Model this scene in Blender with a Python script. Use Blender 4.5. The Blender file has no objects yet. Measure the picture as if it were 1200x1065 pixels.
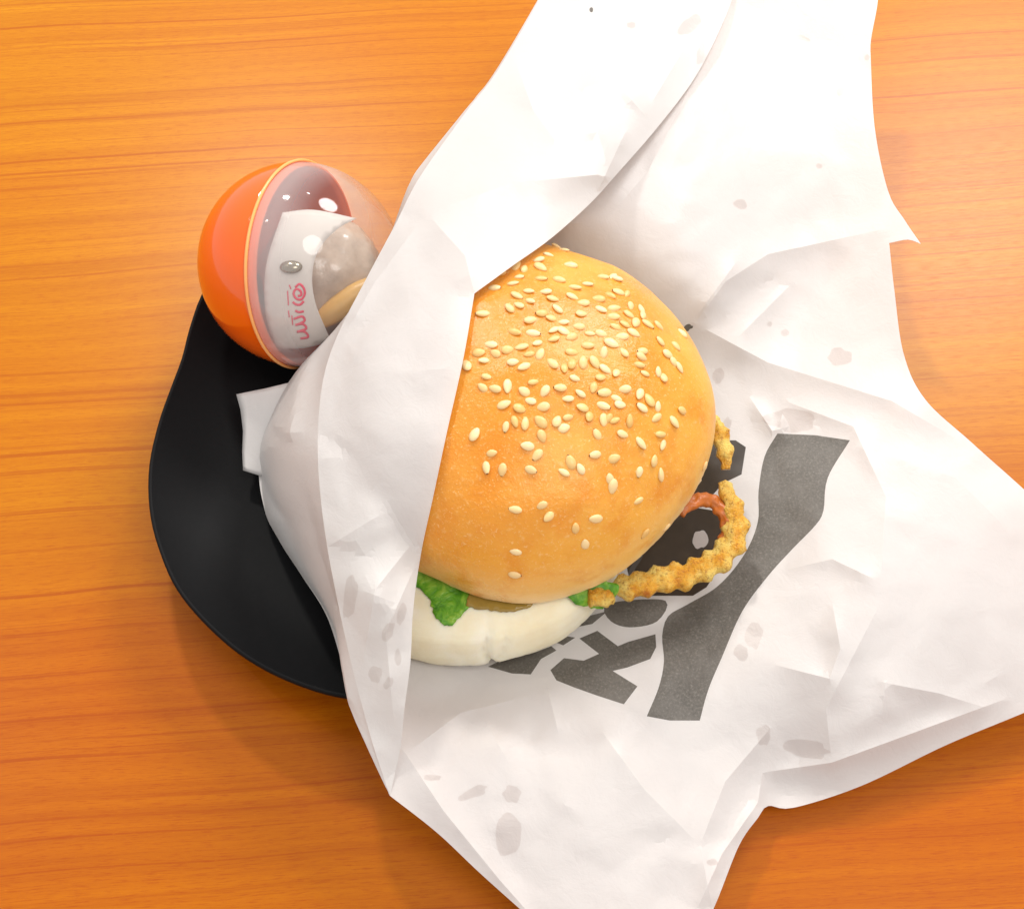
import bpy, bmesh, math, random
import numpy as np
from mathutils import Vector, Matrix, noise
from mathutils.bvhtree import BVHTree
from mathutils.geometry import delaunay_2d_cdt
random.seed(7)
R = math.radians
S = 0.01                      # everything below is written in centimetres
scene = bpy.context.scene

# ------------------------------------------------------------ camera
TILT, DIST, HFOV = R(30), 42.0, R(44)
FPX = 600 / math.tan(HFOV / 2)
CAM = Vector((0, -DIST * math.sin(TILT), DIST * math.cos(TILT)))
FWD = Vector((0, math.sin(TILT), -math.cos(TILT)))
RGT = Vector((1, 0, 0))
UP = Vector((0, math.cos(TILT), math.sin(TILT)))
cd = bpy.data.cameras.new("camera"); cam = bpy.data.objects.new("camera", cd)
scene.collection.objects.link(cam); scene.camera = cam
cam.location = CAM * S
cam.rotation_euler = (TILT, 0, 0)
cd.sensor_fit = 'HORIZONTAL'; cd.angle = HFOV
cd.clip_start = 0.01; cd.clip_end = 50

# ------------------------------------------------------------ light
w = bpy.data.worlds.new("World"); scene.world = w; w.use_nodes = True
w.node_tree.nodes["Background"].inputs[0].default_value = (1.0, 0.965, 0.94, 1)
w.node_tree.nodes["Background"].inputs[1].default_value = 0.58
scene.view_settings.view_transform = 'Standard'
scene.view_settings.look = 'None'
scene.view_settings.exposure = 0.54
scene.view_settings.gamma = 1.0

def lamp(name, direction, dist, size, watts, col=(1, 1, 1), size_y=None):
    l = bpy.data.lights.new(name, 'AREA'); o = bpy.data.objects.new(name, l)
    scene.collection.objects.link(o)
    d = Vector(direction).normalized()
    o.location = d * dist
    o.rotation_euler = d.to_track_quat('Z', 'Y').to_euler()
    l.energy = watts; l.color = col; l.size = size
    if size_y: l.shape = 'RECTANGLE'; l.size_y = size_y
    else: l.shape = 'DISK'
    return o
lamp("window_light", (1.35, 2.1, 2.3), 1.6, 0.46, 9.6, (1, 0.97, 0.94))
lamp("ceiling_lamp", (-0.7, 2.2, 2.6), 1.3, 0.10, 4.2, (1, 0.95, 0.88))
lamp("near_fill", (0.9, -0.6, 2.6), 1.6, 0.6, 4.8, (1, 0.97, 0.93))  # unseen soft fill, added to brighten the near side of the bun
lamp("ceiling_spot", (-1.4, 0.7, 2.6), 2.0, 0.05, 1.0, (1, 0.92, 0.82))
lamp("ceiling_spot_far", (0.35, 2.6, 2.3), 2.2, 0.05, 1.0, (1, 0.92, 0.82))

# ------------------------------------------------------------ geometry helpers
def at(u, v, z):
    d = FWD + RGT * ((u - 600) / FPX) + UP * ((532.5 - v) / FPX)
    t = (z - CAM.z) / d.z
    return CAM + d * t
def ray(u, v):
    return (FWD + RGT * ((u - 600) / FPX) + UP * ((532.5 - v) / FPX)).normalized()
def px(p):
    q = Vector(p) - CAM; dz = q.dot(FWD)
    return 600 + FPX * q.dot(RGT) / dz, 532.5 - FPX * q.dot(UP) / dz
ORG = {}
def link(o, parent, origin):
    scene.collection.objects.link(o)
    ORG[o.name] = Vector(origin)
    if parent:
        o.parent = parent; o.location = (Vector(origin) - ORG[parent.name]) * S
    else: o.location = Vector(origin) * S
def mk(name, verts, faces, mats, parent=None, origin=(0, 0, 0), smooth=True, mi=None, world=True):
    og = Vector(origin)
    me = bpy.data.meshes.new(name)
    vs = [((Vector(p) - og) if world else Vector(p)) * S for p in verts]
    me.from_pydata([tuple(p) for p in vs], [], faces)
    for m in (mats if isinstance(mats, (list, tuple)) else [mats]): me.materials.append(m)
    if mi: me.polygons.foreach_set('material_index', mi)
    me.polygons.foreach_set('use_smooth', [smooth] * len(me.polygons))
    me.update()
    o = bpy.data.objects.new(name, me); link(o, parent, origin)
    return o
def empty(name, origin):
    o = bpy.data.objects.new(name, None); o.empty_display_size = 0.02; link(o, None, origin); return o
def tag(o, label=None, cat=None, group=None, kind=None):
    for k, v in (('label', label), ('category', cat), ('group', group), ('kind', kind)):
        if v: o[k] = v
def solid(o, t, offset=0):
    m = o.modifiers.new('thickness', 'SOLIDIFY'); m.thickness = t * S; m.offset = offset
def spline(pts, step=6.0, closed=False):
    P = [Vector(p) for p in pts]; n = len(P); out = []
    segs = n if closed else n - 1
    for i in range(segs):
        p1, p2 = P[i], P[(i + 1) % n]
        p0 = P[(i - 1) % n] if (closed or i > 0) else p1 * 2 - p2
        p3 = P[(i + 2) % n] if (closed or i + 2 < n) else p2 * 2 - p1
        L = (p2.xy - p1.xy).length if len(p1) > 1 else 1
        k = max(1, int(round(L / step)))
        for j in range(k):
            t = j / k
            out.append(0.5 * ((2 * p1) + (p2 - p0) * t + (2 * p0 - 5 * p1 + 4 * p2 - p3) * t * t + (3 * p1 - p0 - 3 * p2 + p3) * t ** 3))
    if not closed: out.append(P[-1].copy())
    return out
def inside(poly, x, y):
    c = False; n = len(poly); j = n - 1
    for i in range(n):
        xi, yi = poly[i][0], poly[i][1]; xj, yj = poly[j][0], poly[j][1]
        if (yi > y) != (yj > y) and x < (xj - xi) * (y - yi) / (yj - yi) + xi: c = not c
        j = i
    return c
def tps(ctrl):
    C = np.array([(c[0] / 100, c[1] / 100) for c in ctrl]); Z = np.array([c[2] for c in ctrl]); n = len(C)
    d = np.linalg.norm(C[:, None] - C[None], axis=2)
    K = np.where(d > 0, d * d * np.log(d + 1e-9), 0) + np.eye(n) * 0.0008
    P = np.hstack([np.ones((n, 1)), C])
    A = np.zeros((n + 3, n + 3)); A[:n, :n] = K; A[:n, n:] = P; A[n:, :n] = P.T
    sol = np.linalg.lstsq(A, np.concatenate([Z, np.zeros(3)]), rcond=None)[0]
    def f(pts):
        Q = np.array(pts)[:, :2] / 100; dd = np.linalg.norm(Q[:, None] - C[None], axis=2)
        return np.where(dd > 0, dd * dd * np.log(dd + 1e-9), 0) @ sol[:n] + sol[n] + Q @ sol[n + 1:]
    return f
def facets(seed, gap, amp, box=(180, -120, 1300, 1200)):
    """piecewise-linear crumple: random heights on a random triangulation"""
    r = random.Random(seed); pts = []
    y = box[1]
    while y < box[3]:
        x = box[0]
        while x < box[2]:
            pts.append(Vector((x + r.uniform(-.5, .5) * gap, y + r.uniform(-.5, .5) * gap))); x += gap
        y += gap
    v, e, f, *_ = delaunay_2d_cdt(pts, [], [], 0, 1e-5)
    b = BVHTree.FromPolygons([(p.x, p.y, r.uniform(-amp, amp) * 100) for p in v], f)
    def g(x, y):
        h = b.ray_cast(Vector((x, y, 1000)), Vector((0, 0, -1)))[0]
        return h.z / 100 if h else 0
    g.v, g.f = v, f
    return g
def seg_d(x, y, a, b):
    ax, ay = a; bx, by = b; dx, dy = bx - ax, by - ay
    t = max(0, min(1, ((x - ax) * dx + (y - ay) * dy) / (dx * dx + dy * dy)))
    return math.hypot(x - ax - t * dx, y - ay - t * dy), t
def ridge_fn(ridges):
    def g(x, y):
        z = 0
        for pts, h, wd in ridges:
            m = 0
            for i in range(len(pts) - 1):
                d, t = seg_d(x, y, pts[i], pts[i + 1])
                if d < wd * 1.25:
                    tt = (i + t) / (len(pts) - 1); tp = min(1, .25 + 3.5 * min(tt, 1 - tt))
                    m = max(m, tp * (1 - d / wd / 1.25) ** 2)
            z += .5 * h * m
        return z
    g.lines = [q[0] for q in ridges]
    return g
def patch(outline, ctrl, inks=(), step=7.0, crumple=None, fixed=None, clamp=None, lines=(), facet=None):
    """triangulated sheet: outline [(u,v,z)], returns verts(cm), faces, face tags"""
    bnd = [Vector(p) for p in outline]
    c = [tuple(p) for p in bnd[::3]] + list(ctrl)
    f = tps(c)
    pts = [p.xy.copy() for p in bnd]; nb = len(bnd)
    edges = [(i, (i + 1) % nb) for i in range(nb)]
    bp = [(p.x, p.y) for p in bnd]
    ipolys = []
    for poly, tg in inks:
        base = len(pts); k = len(poly)
        ins = all(inside(bp, q[0], q[1]) for q in poly)
        ipolys.append((poly, tg, min(q[0] for q in poly), max(q[0] for q in poly), min(q[1] for q in poly), max(q[1] for q in poly)))
        pts += [Vector(q[:2]) for q in poly]
        edges += [(base + i, base + (i + 1) % k) for i in range(k)]
    def cons(a, b):
        a, b = Vector(a), Vector(b); k = max(1, int((b - a).length / step)); pr = None
        for j in range(k + 1):
            q = a.lerp(b, j / k)
            if not inside(bp, q.x, q.y): pr = None; continue
            pts.append(q)
            if pr is not None: edges.append((pr, len(pts) - 1))
            pr = len(pts) - 1
    for ln in lines:
        for i in range(len(ln) - 1): cons(ln[i], ln[i + 1])
    if facet:
        done = set()
        for fc in facet.f:
            for i in range(3):
                e_ = tuple(sorted((fc[i], fc[(i + 1) % 3])))
                if e_ not in done: done.add(e_); cons(facet.v[e_[0]], facet.v[e_[1]])
    us = [p[0] for p in bp]; vs_ = [p[1] for p in bp]
    occ = {}
    for p in pts: occ.setdefault((int(p.x // step), int(p.y // step)), []).append(p)
    rr = random.Random(3)
    v = min(vs_); row = 0
    while v < max(vs_):
        u = min(us) + (row % 2) * step / 2
        while u < max(us):
            q = Vector((u + rr.uniform(-.15, .15) * step, v + rr.uniform(-.15, .15) * step))
            if inside(bp, q.x, q.y):
                kx, ky = int(q.x // step), int(q.y // step); ok = True
                for a in (-1, 0, 1):
                    for b in (-1, 0, 1):
                        for o in occ.get((kx + a, ky + b), ()):
                            if (o - q).length < step * .45: ok = False
                if ok: pts.append(q)
            u += step
        v += step * .87; row += 1
    V, E, F, ov, oe, of = delaunay_2d_cdt(pts, edges, [], 0, 1e-4)
    zz = f([(p.x, p.y) for p in V])
    BP = np.array(bp); BZ_ = np.array([p.z for p in bnd]); res = BZ_ - f(bp)
    VP = np.array([(p.x, p.y) for p in V])
    for a0 in range(0, len(VP), 2000):
        dd = np.linalg.norm(VP[a0:a0 + 2000, None] - BP[None], axis=2); k = dd.argmin(1); m_ = dd[np.arange(len(k)), k]
        zz[a0:a0 + 2000] += res[k] * np.clip(1 - m_ / 50, 0, 1)
    out = []
    for i, p in enumerate(V):
        z = zz[i]
        if crumple: z += crumple(p.x, p.y)
        if clamp: z = clamp(p.x, p.y, z)
        out.append(at(p.x, p.y, z))
    faces = []; mi = []
    for fc in F:
        cx = sum(V[k].x for k in fc) / len(fc); cy = sum(V[k].y for k in fc) / len(fc)
        if not inside(bp, cx, cy): continue
        t = 0
        for poly, tg, x0, x1, y0, y1 in ipolys:
            if x0 <= cx <= x1 and y0 <= cy <= y1 and inside(poly, cx, cy): t = tg
        faces.append(tuple(fc)); mi.append(t)
    # keep all faces wound to face the camera
    fixedf = []
    for fc in faces:
        a, b, c2 = out[fc[0]], out[fc[1]], out[fc[2]]
        n = (b - a).cross(c2 - a)
        fixedf.append(fc if n.dot(CAM - a) > 0 else tuple(reversed(fc)))
    return out, fixedf, mi
def merge(parts):
    V, F, M = [], [], []
    for v, f, m in parts:
        b = len(V); V += v; F += [tuple(i + b for i in q) for q in f]; M += m
    bm = bmesh.new(); vv = [bm.verts.new(p) for p in V]
    for q, m in zip(F, M):
        try: fc = bm.faces.new([vv[i] for i in q]); fc.material_index = m
        except ValueError: pass
    bmesh.ops.remove_doubles(bm, verts=bm.verts, dist=0.006)
    bm.verts.ensure_lookup_table(); bm.verts.index_update()
    V = [v.co.copy() for v in bm.verts]; F = [tuple(v.index for v in f.verts) for f in bm.faces]; M = [f.material_index for f in bm.faces]
    bm.free(); return V, F, M
def sharp(o, deg=11):
    me = o.data; me.set_sharp_from_angle(angle=R(deg))
    cnt = {}
    for p in me.polygons:
        for e in p.edge_keys: cnt[e] = cnt.get(e, 0) + 1
    for e in me.edges:
        if cnt.get(tuple(sorted(e.vertices)), 0) < 2: e.use_edge_sharp = True
def bvh(v, f): return BVHTree.FromPolygons([tuple(p) for p in v], f)
def revolve(profile, n, fn):
    """profile: list of params; fn(k, phi) -> Vector ; first and last are poles if None given"""
    V, F = [], []
    m = len(profile)
    V.append(fn(0, 0))
    for k in range(1, m - 1):
        for j in range(n): V.append(fn(k, 2 * math.pi * j / n))
    V.append(fn(m - 1, 0)); last = len(V) - 1
    for j in range(n): F.append((0, 1 + j, 1 + (j + 1) % n))
    for k in range(m - 3):
        a = 1 + k * n; b = a + n
        for j in range(n): F.append((a + j, b + j, b + (j + 1) % n, a + (j + 1) % n))
    a = 1 + (m - 3) * n
    for j in range(n): F.append((a + j, last, a + (j + 1) % n))
    return V, F
def tube(path, radius, n=12, disp=None):
    """path list of Vector(cm) radius fn(t, ang) ; closed ends"""
    V, F = [], []; m = len(path)
    up = Vector((0, 0, 1))
    for i, p in enumerate(path):
        d = (path[min(i + 1, m - 1)] - path[max(i - 1, 0)]).normalized()
        s = d.cross(up).normalized(); q = s.cross(d)
        for j in range(n):
            a = 2 * math.pi * j / n
            off = (s * math.cos(a) + q * math.sin(a))
            pt = p + off * radius(i / (m - 1), a)
            if disp: pt += off * disp(pt)
            V.append(pt)
    for i in range(m - 1):
        for j in range(n): F.append((i * n + j, i * n + (j + 1) % n, (i + 1) * n + (j + 1) % n, (i + 1) * n + j))
    V += [path[0], path[-1]]
    for j in range(n):
        F.append((j, len(V) - 2, (j + 1) % n)); F.append(((m - 1) * n + j, (m - 1) * n + (j + 1) % n, len(V) - 1))
    return V, F

# ------------------------------------------------------------ material helpers
class N:
    def __init__(s, name):
        s.m = bpy.data.materials.new(name); s.m.use_nodes = True; s.t = s.m.node_tree
        s.b = s.t.nodes["Principled BSDF"]; s.out = s.t.nodes["Material Output"]
        s.co = s.t.nodes.new("ShaderNodeTexCoord").outputs['Object']
    def n(s, typ, **kw):
        x = s.t.nodes.new(typ)
        for k, v in kw.items(): setattr(x, k, v)
        return x
    def l(s, a, b): s.t.links.new(a, b)
    def map(s, scale=(100, 100, 100), rot=(0, 0, 0), src=None):
        x = s.n("ShaderNodeMapping"); x.inputs['Scale'].default_value = scale; x.inputs['Rotation'].default_value = rot
        s.l(src or s.co, x.inputs[0]); return x.outputs[0]
    def noise(s, vec, scale, detail=3, rough=.5, dist=0):
        x = s.n("ShaderNodeTexNoise"); s.l(vec, x.inputs['Vector']); x.inputs['Scale'].default_value = scale
        x.inputs['Detail'].default_value = detail; x.inputs['Roughness'].default_value = rough; x.inputs['Distortion'].default_value = dist
        return x.outputs['Fac']
    def ramp(s, fac, stops):
        x = s.n("ShaderNodeValToRGB"); s.l(fac, x.inputs[0]); e = x.color_ramp.elements
        while len(e) < len(stops): e.new(.5)
        for i, (p, c) in enumerate(stops):
            e[i].position = p; e[i].color = (*c, 1) if hasattr(c, '__len__') else (c, c, c, 1)
        return x.outputs[0]
    def math(s, a, op, b, c=0):
        x = s.n("ShaderNodeMath", operation=op); s.l(a, x.inputs[0]); x.inputs[1].default_value = b; x.inputs[2].default_value = c; return x.outputs[0]
    def mix(s, fac, a, b, mode='MIX'):
        x = s.n("ShaderNodeMix", data_type='RGBA', blend_type=mode)
        for v, i in ((fac, 0), (a, 6), (b, 7)):
            if hasattr(v, 'is_output') or hasattr(v, 'links'): s.l(v, x.inputs[i])
            elif i == 0: x.inputs[0].default_value = v
            else: x.inputs[i].default_value = (*v, 1)
        return x.outputs[2]
    def bump(s, fac, strength, dist):
        x = s.n("ShaderNodeBump"); x.inputs['Strength'].default_value = strength; x.inputs['Distance'].default_value = dist * S
        s.l(fac, x.inputs['Height']); s.l(x.outputs[0], s.b.inputs['Normal']); return x.outputs[0]
    def set(s, **kw):
        for k, v in kw.items():
            i = s.b.inputs[k.replace('_', ' ')]
            if hasattr(v, 'links'): s.l(v, i)
            else: i.default_value = (*v, 1) if hasattr(v, '__len__') and len(v) == 3 and i.type == 'RGBA' else v
        return s

def m_wood():
    s = N("varnished_beech")
    a = s.map((100, 100, 100), (0, 0, R(-4.5)))
    warp = s.n("ShaderNodeVectorMath", operation='ADD'); s.l(a, warp.inputs[0])
    nz = s.n("ShaderNodeTexNoise"); s.l(a, nz.inputs['Vector']); nz.inputs['Scale'].default_value = .06; nz.inputs['Detail'].default_value = 2
    sc = s.n("ShaderNodeVectorMath", operation='MULTIPLY'); s.l(nz.outputs['Color'], sc.inputs[0]); sc.inputs[1].default_value = (0, 1.3, 0)
    s.l(sc.outputs[0], warp.inputs[1]); v = warp.outputs[0]
    grain = s.noise(s.map((.03, 2.0, 1), src=v), 1, 4, .6)             # broad streaks
    lines = s.noise(s.map((.02, 4.6, 1), src=v), 1, 3, .65)             # growth-ring lines
    fine = s.noise(s.map((1.5, 26, 1), src=v), 1, 3, .75)                # short flecks
    big = s.noise(s.map((.03, .09, 1), src=a), 1, 2, .5)
    col = s.ramp(grain, [(.25, (.43, .135, .0008)), (.5, (.51, .183, .001)), (.75, (.58, .235, .0015))])
    col = s.mix(s.ramp(big, [(.35, 0), (.65, .55)]), col, (.49, .125, .0008))
    col = s.mix(s.ramp(lines, [(.33, .6), (.45, 0)]), col, (.34, .06, .001))
    col = s.mix(s.ramp(fine, [(.32, .7), (.50, 0)]), col, (.38, .08, .001))
    fl = s.noise(s.map((2.2, 14, 1), src=v), 1.7, 2, .6)
    col = s.mix(s.ramp(fl, [(.62, 0), (.8, .3)]), col, (.74, .34, .01))
    sx = s.n("ShaderNodeSeparateXYZ"); s.l(v, sx.inputs[0])       # redder board, plus painted shade, towards the near edge
    near_shade = s.ramp(s.math(sx.outputs[1], 'MULTIPLY_ADD', -.06, .25), [(.2, 0), (.6, .9)])
    col = s.mix(near_shade, col, s.mix(1.0, col, (.86, .60, .5), 'MULTIPLY'))
    s.set(Base_Color=col, Roughness=s.ramp(fine, [(.3, .36), (.7, .29)]))
    s.b.inputs['Specular IOR Level'].default_value = .20
    s.bump(fine, .08, .015)
    return s.m
def m_paper(name, base, rough=.42, trans=.42, wet=False):
    s = N(name)
    v = s.map()
    fibre = s.noise(s.map((1, 2.2, 1), src=v), 9, 4, .65)
    cloud = s.noise(v, .45, 3, .5)
    c0 = tuple(x * .965 for x in base)
    col = s.mix(cloud, c0, base)
    s.set(Base_Color=col, Roughness=rough)
    wr = s.noise(v, 1.6, 4, .6, .6)
    add = s.n("ShaderNodeMath", operation='MULTIPLY_ADD'); s.l(fibre, add.inputs[0]); add.inputs[1].default_value = .12; s.l(wr, add.inputs[2])
    nb = s.bump(add.outputs[0], .22, .10)
    tr = s.n("ShaderNodeBsdfTranslucent"); s.l(col, tr.inputs[0]); s.l(nb, tr.inputs['Normal'])
    mx = s.n("ShaderNodeMixShader"); mx.inputs[0].default_value = trans
    s.l(s.b.outputs[0], mx.inputs[1]); s.l(tr.outputs[0], mx.inputs[2]); s.l(mx.outputs[0], s.out.inputs['Surface'])
    return s.m
def m_ink():
    s = N("dark_grey_print")
    v = s.map(); n1 = s.noise(v, 14, 5, .75); n2 = s.noise(v, 1.3, 3, .6)
    col = s.ramp(n1, [(.3, (.07, .062, .052)), (.55, (.115, .103, .089)), (.75, (.24, .22, .19))])
    col = s.mix(s.ramp(n2, [(.45, 0), (.7, .4)]), col, (.16, .145, .13))
    s.set(Base_Color=col, Roughness=.5); s.bump(n1, .1, .03); return s.m
def m_bun():
    s = N("glazed_bun_crust")
    v = s.map()
    at_ = s.n("ShaderNodeAttribute", attribute_name='bake').outputs['Fac']
    n1 = s.noise(v, .42, 4, .55); n2 = s.noise(v, 5, 4, .7); n3 = s.noise(v, 15, 2, .6)
    base = s.ramp(at_, [(0, (.90, .72, .40)), (.25, (.88, .53, .13)), (.6, (.80, .37, .035)), (1, (.72, .265, .016))])
    col = s.mix(s.ramp(n1, [(.45, 0), (.72, .6)]), base, (.86, .45, .075))
    n5 = s.noise(v, .8, 3, .6); col = s.mix(s.ramp(n5, [(.3, .7), (.5, 0)]), col, (.70, .23, .008))
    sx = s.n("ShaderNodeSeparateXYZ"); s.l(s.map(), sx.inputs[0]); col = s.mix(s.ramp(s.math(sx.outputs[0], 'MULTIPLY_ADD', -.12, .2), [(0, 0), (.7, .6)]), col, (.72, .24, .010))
    col = s.mix(s.ramp(n2, [(.58, 0), (.75, .4)]), col, (.90, .64, .30))
    col = s.mix(s.ramp(n3, [(.60, 0), (.72, .5)]), col, (.90, .62, .28))
    s.set(Base_Color=col, Roughness=s.ramp(n1, [(.35, .26), (.65, .42)]), Subsurface_Weight=.12)
    s.b.inputs['Subsurface Radius'].default_value = (.01, .005, .002); s.b.inputs['Subsurface Scale'].default_value = .3
    ad = s.n("ShaderNodeMath", operation='MULTIPLY_ADD'); s.l(n3, ad.inputs[0]); ad.inputs[1].default_value = .25; s.l(n2, ad.inputs[2])
    s.bump(ad.outputs[0], .45, .06); return s.m
def m_pale():
    s = N("pale_bun_crumb"); v = s.map()
    n1 = s.noise(v, .7, 4, .6); n2 = s.noise(v, 14, 3, .6)
    col = s.ramp(n1, [(.3, (.82, .72, .48)), (.5, (.86, .79, .58)), (.7, (.88, .84, .70))])
    s.set(Base_Color=col, Roughness=.6, Subsurface_Weight=.15); s.b.inputs['Subsurface Scale'].default_value = .3
    s.b.inputs['Subsurface Radius'].default_value = (.01, .007, .004)
    s.bump(n2, .15, .04); return s.m
def m_simple(name, col, rough=.5, spec=.5, vary=.15, scale=3, bump=0, bd=.05, **kw):
    s = N(name); v = s.map(); n1 = s.noise(v, scale, 4, .6)
    c = s.mix(n1, tuple(min(1, x * (1 - vary)) for x in col), tuple(min(1, x * (1 + vary)) for x in col))
    s.set(Base_Color=c, Roughness=rough, **kw); s.b.inputs['Specular IOR Level'].default_value = spec
    if bump: s.bump(n1, bump, bd)
    return s.m
def m_seed():
    s = N("sesame_seed_hull"); v = s.map()
    r = s.n("ShaderNodeObjectInfo").outputs['Random']
    col = s.ramp(r, [(0, (.74, .44, .13)), (.3, (.82, .57, .25)), (.75, (.88, .69, .38)), (1, (.80, .50, .17))])
    s.set(Base_Color=col, Roughness=.38); s.bump(s.noise(v, 20, 2), .12, .02); return s.m
def m_lettuce():
    s = N("sauce_strip"); v = s.map()
    n1 = s.noise(v, 2.2, 4, .65, .8)
    col = s.ramp(n1, [(.3, (.04, .20, .006)), (.46, (.14, .42, .015)), (.62, (.36, .62, .06))])
    s.set(Base_Color=col, Roughness=.35); nb = s.bump(n1, .5, .12)
    tr = s.n("ShaderNodeBsdfTranslucent"); tr.inputs[0].default_value = (.15, .4, .02, 1)
    mx = s.n("ShaderNodeMixShader"); mx.inputs[0].default_value = .25
    s.l(s.b.outputs[0], mx.inputs[1]); s.l(tr.outputs[0], mx.inputs[2]); s.l(mx.outputs[0], s.out.inputs['Surface']); return s.m
def m_batter():
    s = N("fried_batter"); v = s.map()
    n1 = s.noise(v, 1.6, 4, .6); n2 = s.noise(v, 10, 4, .7)
    col = s.ramp(n1, [(.28, (.56, .17, .008)), (.42, (.76, .36, .02)), (.6, (.84, .60, .14))])
    col = s.mix(s.ramp(n2, [(.3, .75), (.48, 0)]), col, (.26, .06, .006))
    s.set(Base_Color=col, Roughness=.28); s.bump(n2, .8, .12); return s.m
def m_clear():
    s = N("clear_frosted_plastic")
    fc = s.n("ShaderNodeLayerWeight"); fc.inputs[0].default_value = .5
    lwp = s.math(fc.outputs['Facing'], 'POWER', 4.0)
    gl = s.n("ShaderNodeBsdfGlossy"); gl.inputs['Roughness'].default_value = .06
    tp = s.n("ShaderNodeBsdfTransparent"); tp.inputs[0].default_value = (.99, .99, .99, 1)
    df = s.n("ShaderNodeBsdfDiffuse"); df.inputs[0].default_value = (.93, .90, .91, 1)
    trl = s.n("ShaderNodeBsdfTranslucent"); trl.inputs[0].default_value = (.93, .90, .91, 1)
    ad = s.n("ShaderNodeMixShader"); ad.inputs[0].default_value = .45; s.l(df.outputs[0], ad.inputs[1]); s.l(trl.outputs[0], ad.inputs[2])
    fr = s.n("ShaderNodeAttribute", attribute_name='frost').outputs['Fac']
    m1 = s.n("ShaderNodeMixShader"); s.l(fr, m1.inputs[0]); s.l(tp.outputs[0], m1.inputs[1]); s.l(ad.outputs[0], m1.inputs[2])
    m2 = s.n("ShaderNodeMixShader"); s.l(s.math(lwp, 'MULTIPLY_ADD', .45, .04), m2.inputs[0]); s.l(m1.outputs[0], m2.inputs[1]); s.l(gl.outputs[0], m2.inputs[2])
    s.l(m2.outputs[0], s.out.inputs['Surface']); return s.m

WOOD = m_wood(); PAPER = m_paper("white_greaseproof_paper", (.86, .84, .828)); INK = m_ink()
GREASE = m_paper("grease_soaked_paper", (.81, .775, .757), rough=.3, trans=.5)
WET_SHADE_INK = m_simple('greasy_shaded_print', (.045, .034, .026), rough=.3, vary=.3); BUN = m_bun(); PALE = m_pale(); SEED = m_seed(); TIP = m_simple("seed_tip", (.12, .04, .01))  # print inside the onion ring: grease-dark, with its shade painted in too
LEAF = m_lettuce(); BATTER = m_batter(); CLEAR = m_clear()
BLACK = m_simple("matt_black_melamine", (.0065, .0068, .0075), rough=.55, spec=.10, vary=.2, scale=8)
ORANGE = m_simple("orange_plastic", (.88, .125, .002), rough=.12, vary=.03, Coat_Weight=.3)
RIMPL = m_simple("orange_plastic_rim", (.93, .42, .13), rough=.3, vary=.03)
PATTY = m_simple("browned_patty", (.10, .035, .012), rough=.45, vary=.5, bump=.6, bd=.2)
SAUCE = m_simple("olive_sauce", (.30, .19, .03), rough=.25, vary=.3)
LEAFLET = m_simple("white_leaflet_paper", (.60, .545, .50), rough=.5, vary=.03)
PINK = m_simple("pink_print", (.72, .045, .10), rough=.5, vary=.05)
METAL = m_simple("brushed_silver", (.30, .26, .20), rough=.22, vary=.1, Metallic=.9)
TOY = m_simple("tan_toy_plastic", (.66, .40, .13), rough=.35, vary=.15)

# ------------------------------------------------------------ table
def build_table():
    bm = bmesh.new()
    bmesh.ops.create_cube(bm, size=1)
    for v in bm.verts: v.co = Vector((v.co.x * 110, v.co.y * 75, v.co.z * 3 - 1.5))
    bmesh.ops.bevel(bm, geom=list(bm.edges), offset=.4, segments=3, affect='EDGES')
    V = [v.co.copy() for v in bm.verts]; bm.verts.index_update(); F = [tuple(v.index for v in f.verts) for f in bm.faces]; bm.free()
    o = mk("table_top", V, F, WOOD, smooth=False); tag(o, kind='structure')
build_table()

# ------------------------------------------------------------ plate
def build_plate():
    RZ = 2.5
    rim_px = [(236, 346), (222, 385), (213, 420), (200, 455), (186, 495), (175, 545), (175, 595), (185, 640), (207, 690), (245, 735),
              (290, 772), (345, 800), (405, 817), (470, 818), (550, 800), (630, 770), (690, 730), (735, 680), (758, 610), (762, 540),
              (745, 480), (700, 440), (640, 420), (560, 405), (480, 385), (420, 362), (350, 335), (290, 318), (255, 322)]
    c = at(480, 580, 0); c = Vector((c.x, c.y, 0))
    loop = spline([(u, v, 0) for u, v in rim_px], 12, True)
    def rz(u, v):                                    # the rim dips on the side the bag lies over
        return RZ - 1.2 * min(1, max(0, (u - 415) / 90))
    rim = [at(p.x, p.y, rz(p.x, p.y)) for p in loop]; n = len(rim)
    prof = [(0, 1.0), (.3, 1.0), (.55, 1.08), (.72, 1.25), (.84, 1.62), (.92, 2.08), (.97, 2.38), (.985, 2.5), (.993, 2.56), (1.0, 2.5), (1.001, 2.40),
            (.992, 2.30), (.95, 1.98), (.86, 1.3), (.72, .7), (.60, .42), (.585, .05), (.57, 0), (.55, .05), (.54, .4), (.3, .5), (0, .5)]
    m = len(prof)
    V, F = [Vector((c.x, c.y, prof[0][1]))], []
    for s, z in prof[1:-1]:
        for p in rim: V.append(Vector((c.x + (p.x - c.x) * s, c.y + (p.y - c.y) * s, z if z <= 1 else 1 + (z - 1) * (p.z - 1) / (RZ - 1))))
    V.append(Vector((c.x, c.y, prof[-1][1])))
    for j in range(n): F.append((0, 1 + j, 1 + (j + 1) % n))
    for k in range(m - 3):
        a = 1 + k * n; b = a + n
        for j in range(n): F.append((a + j, b + j, b + (j + 1) % n, a + (j + 1) % n))
    a = 1 + (m - 3) * n
    for j in range(n): F.append((a + j, len(V) - 1, a + (j + 1) % n))
    o = mk("plate", V, F, BLACK, origin=c)
    tag(o, "matt black plate with a wavy raised rim on the wooden table", "plate")
    return bvh(V, F)
PLATE = build_plate()

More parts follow.
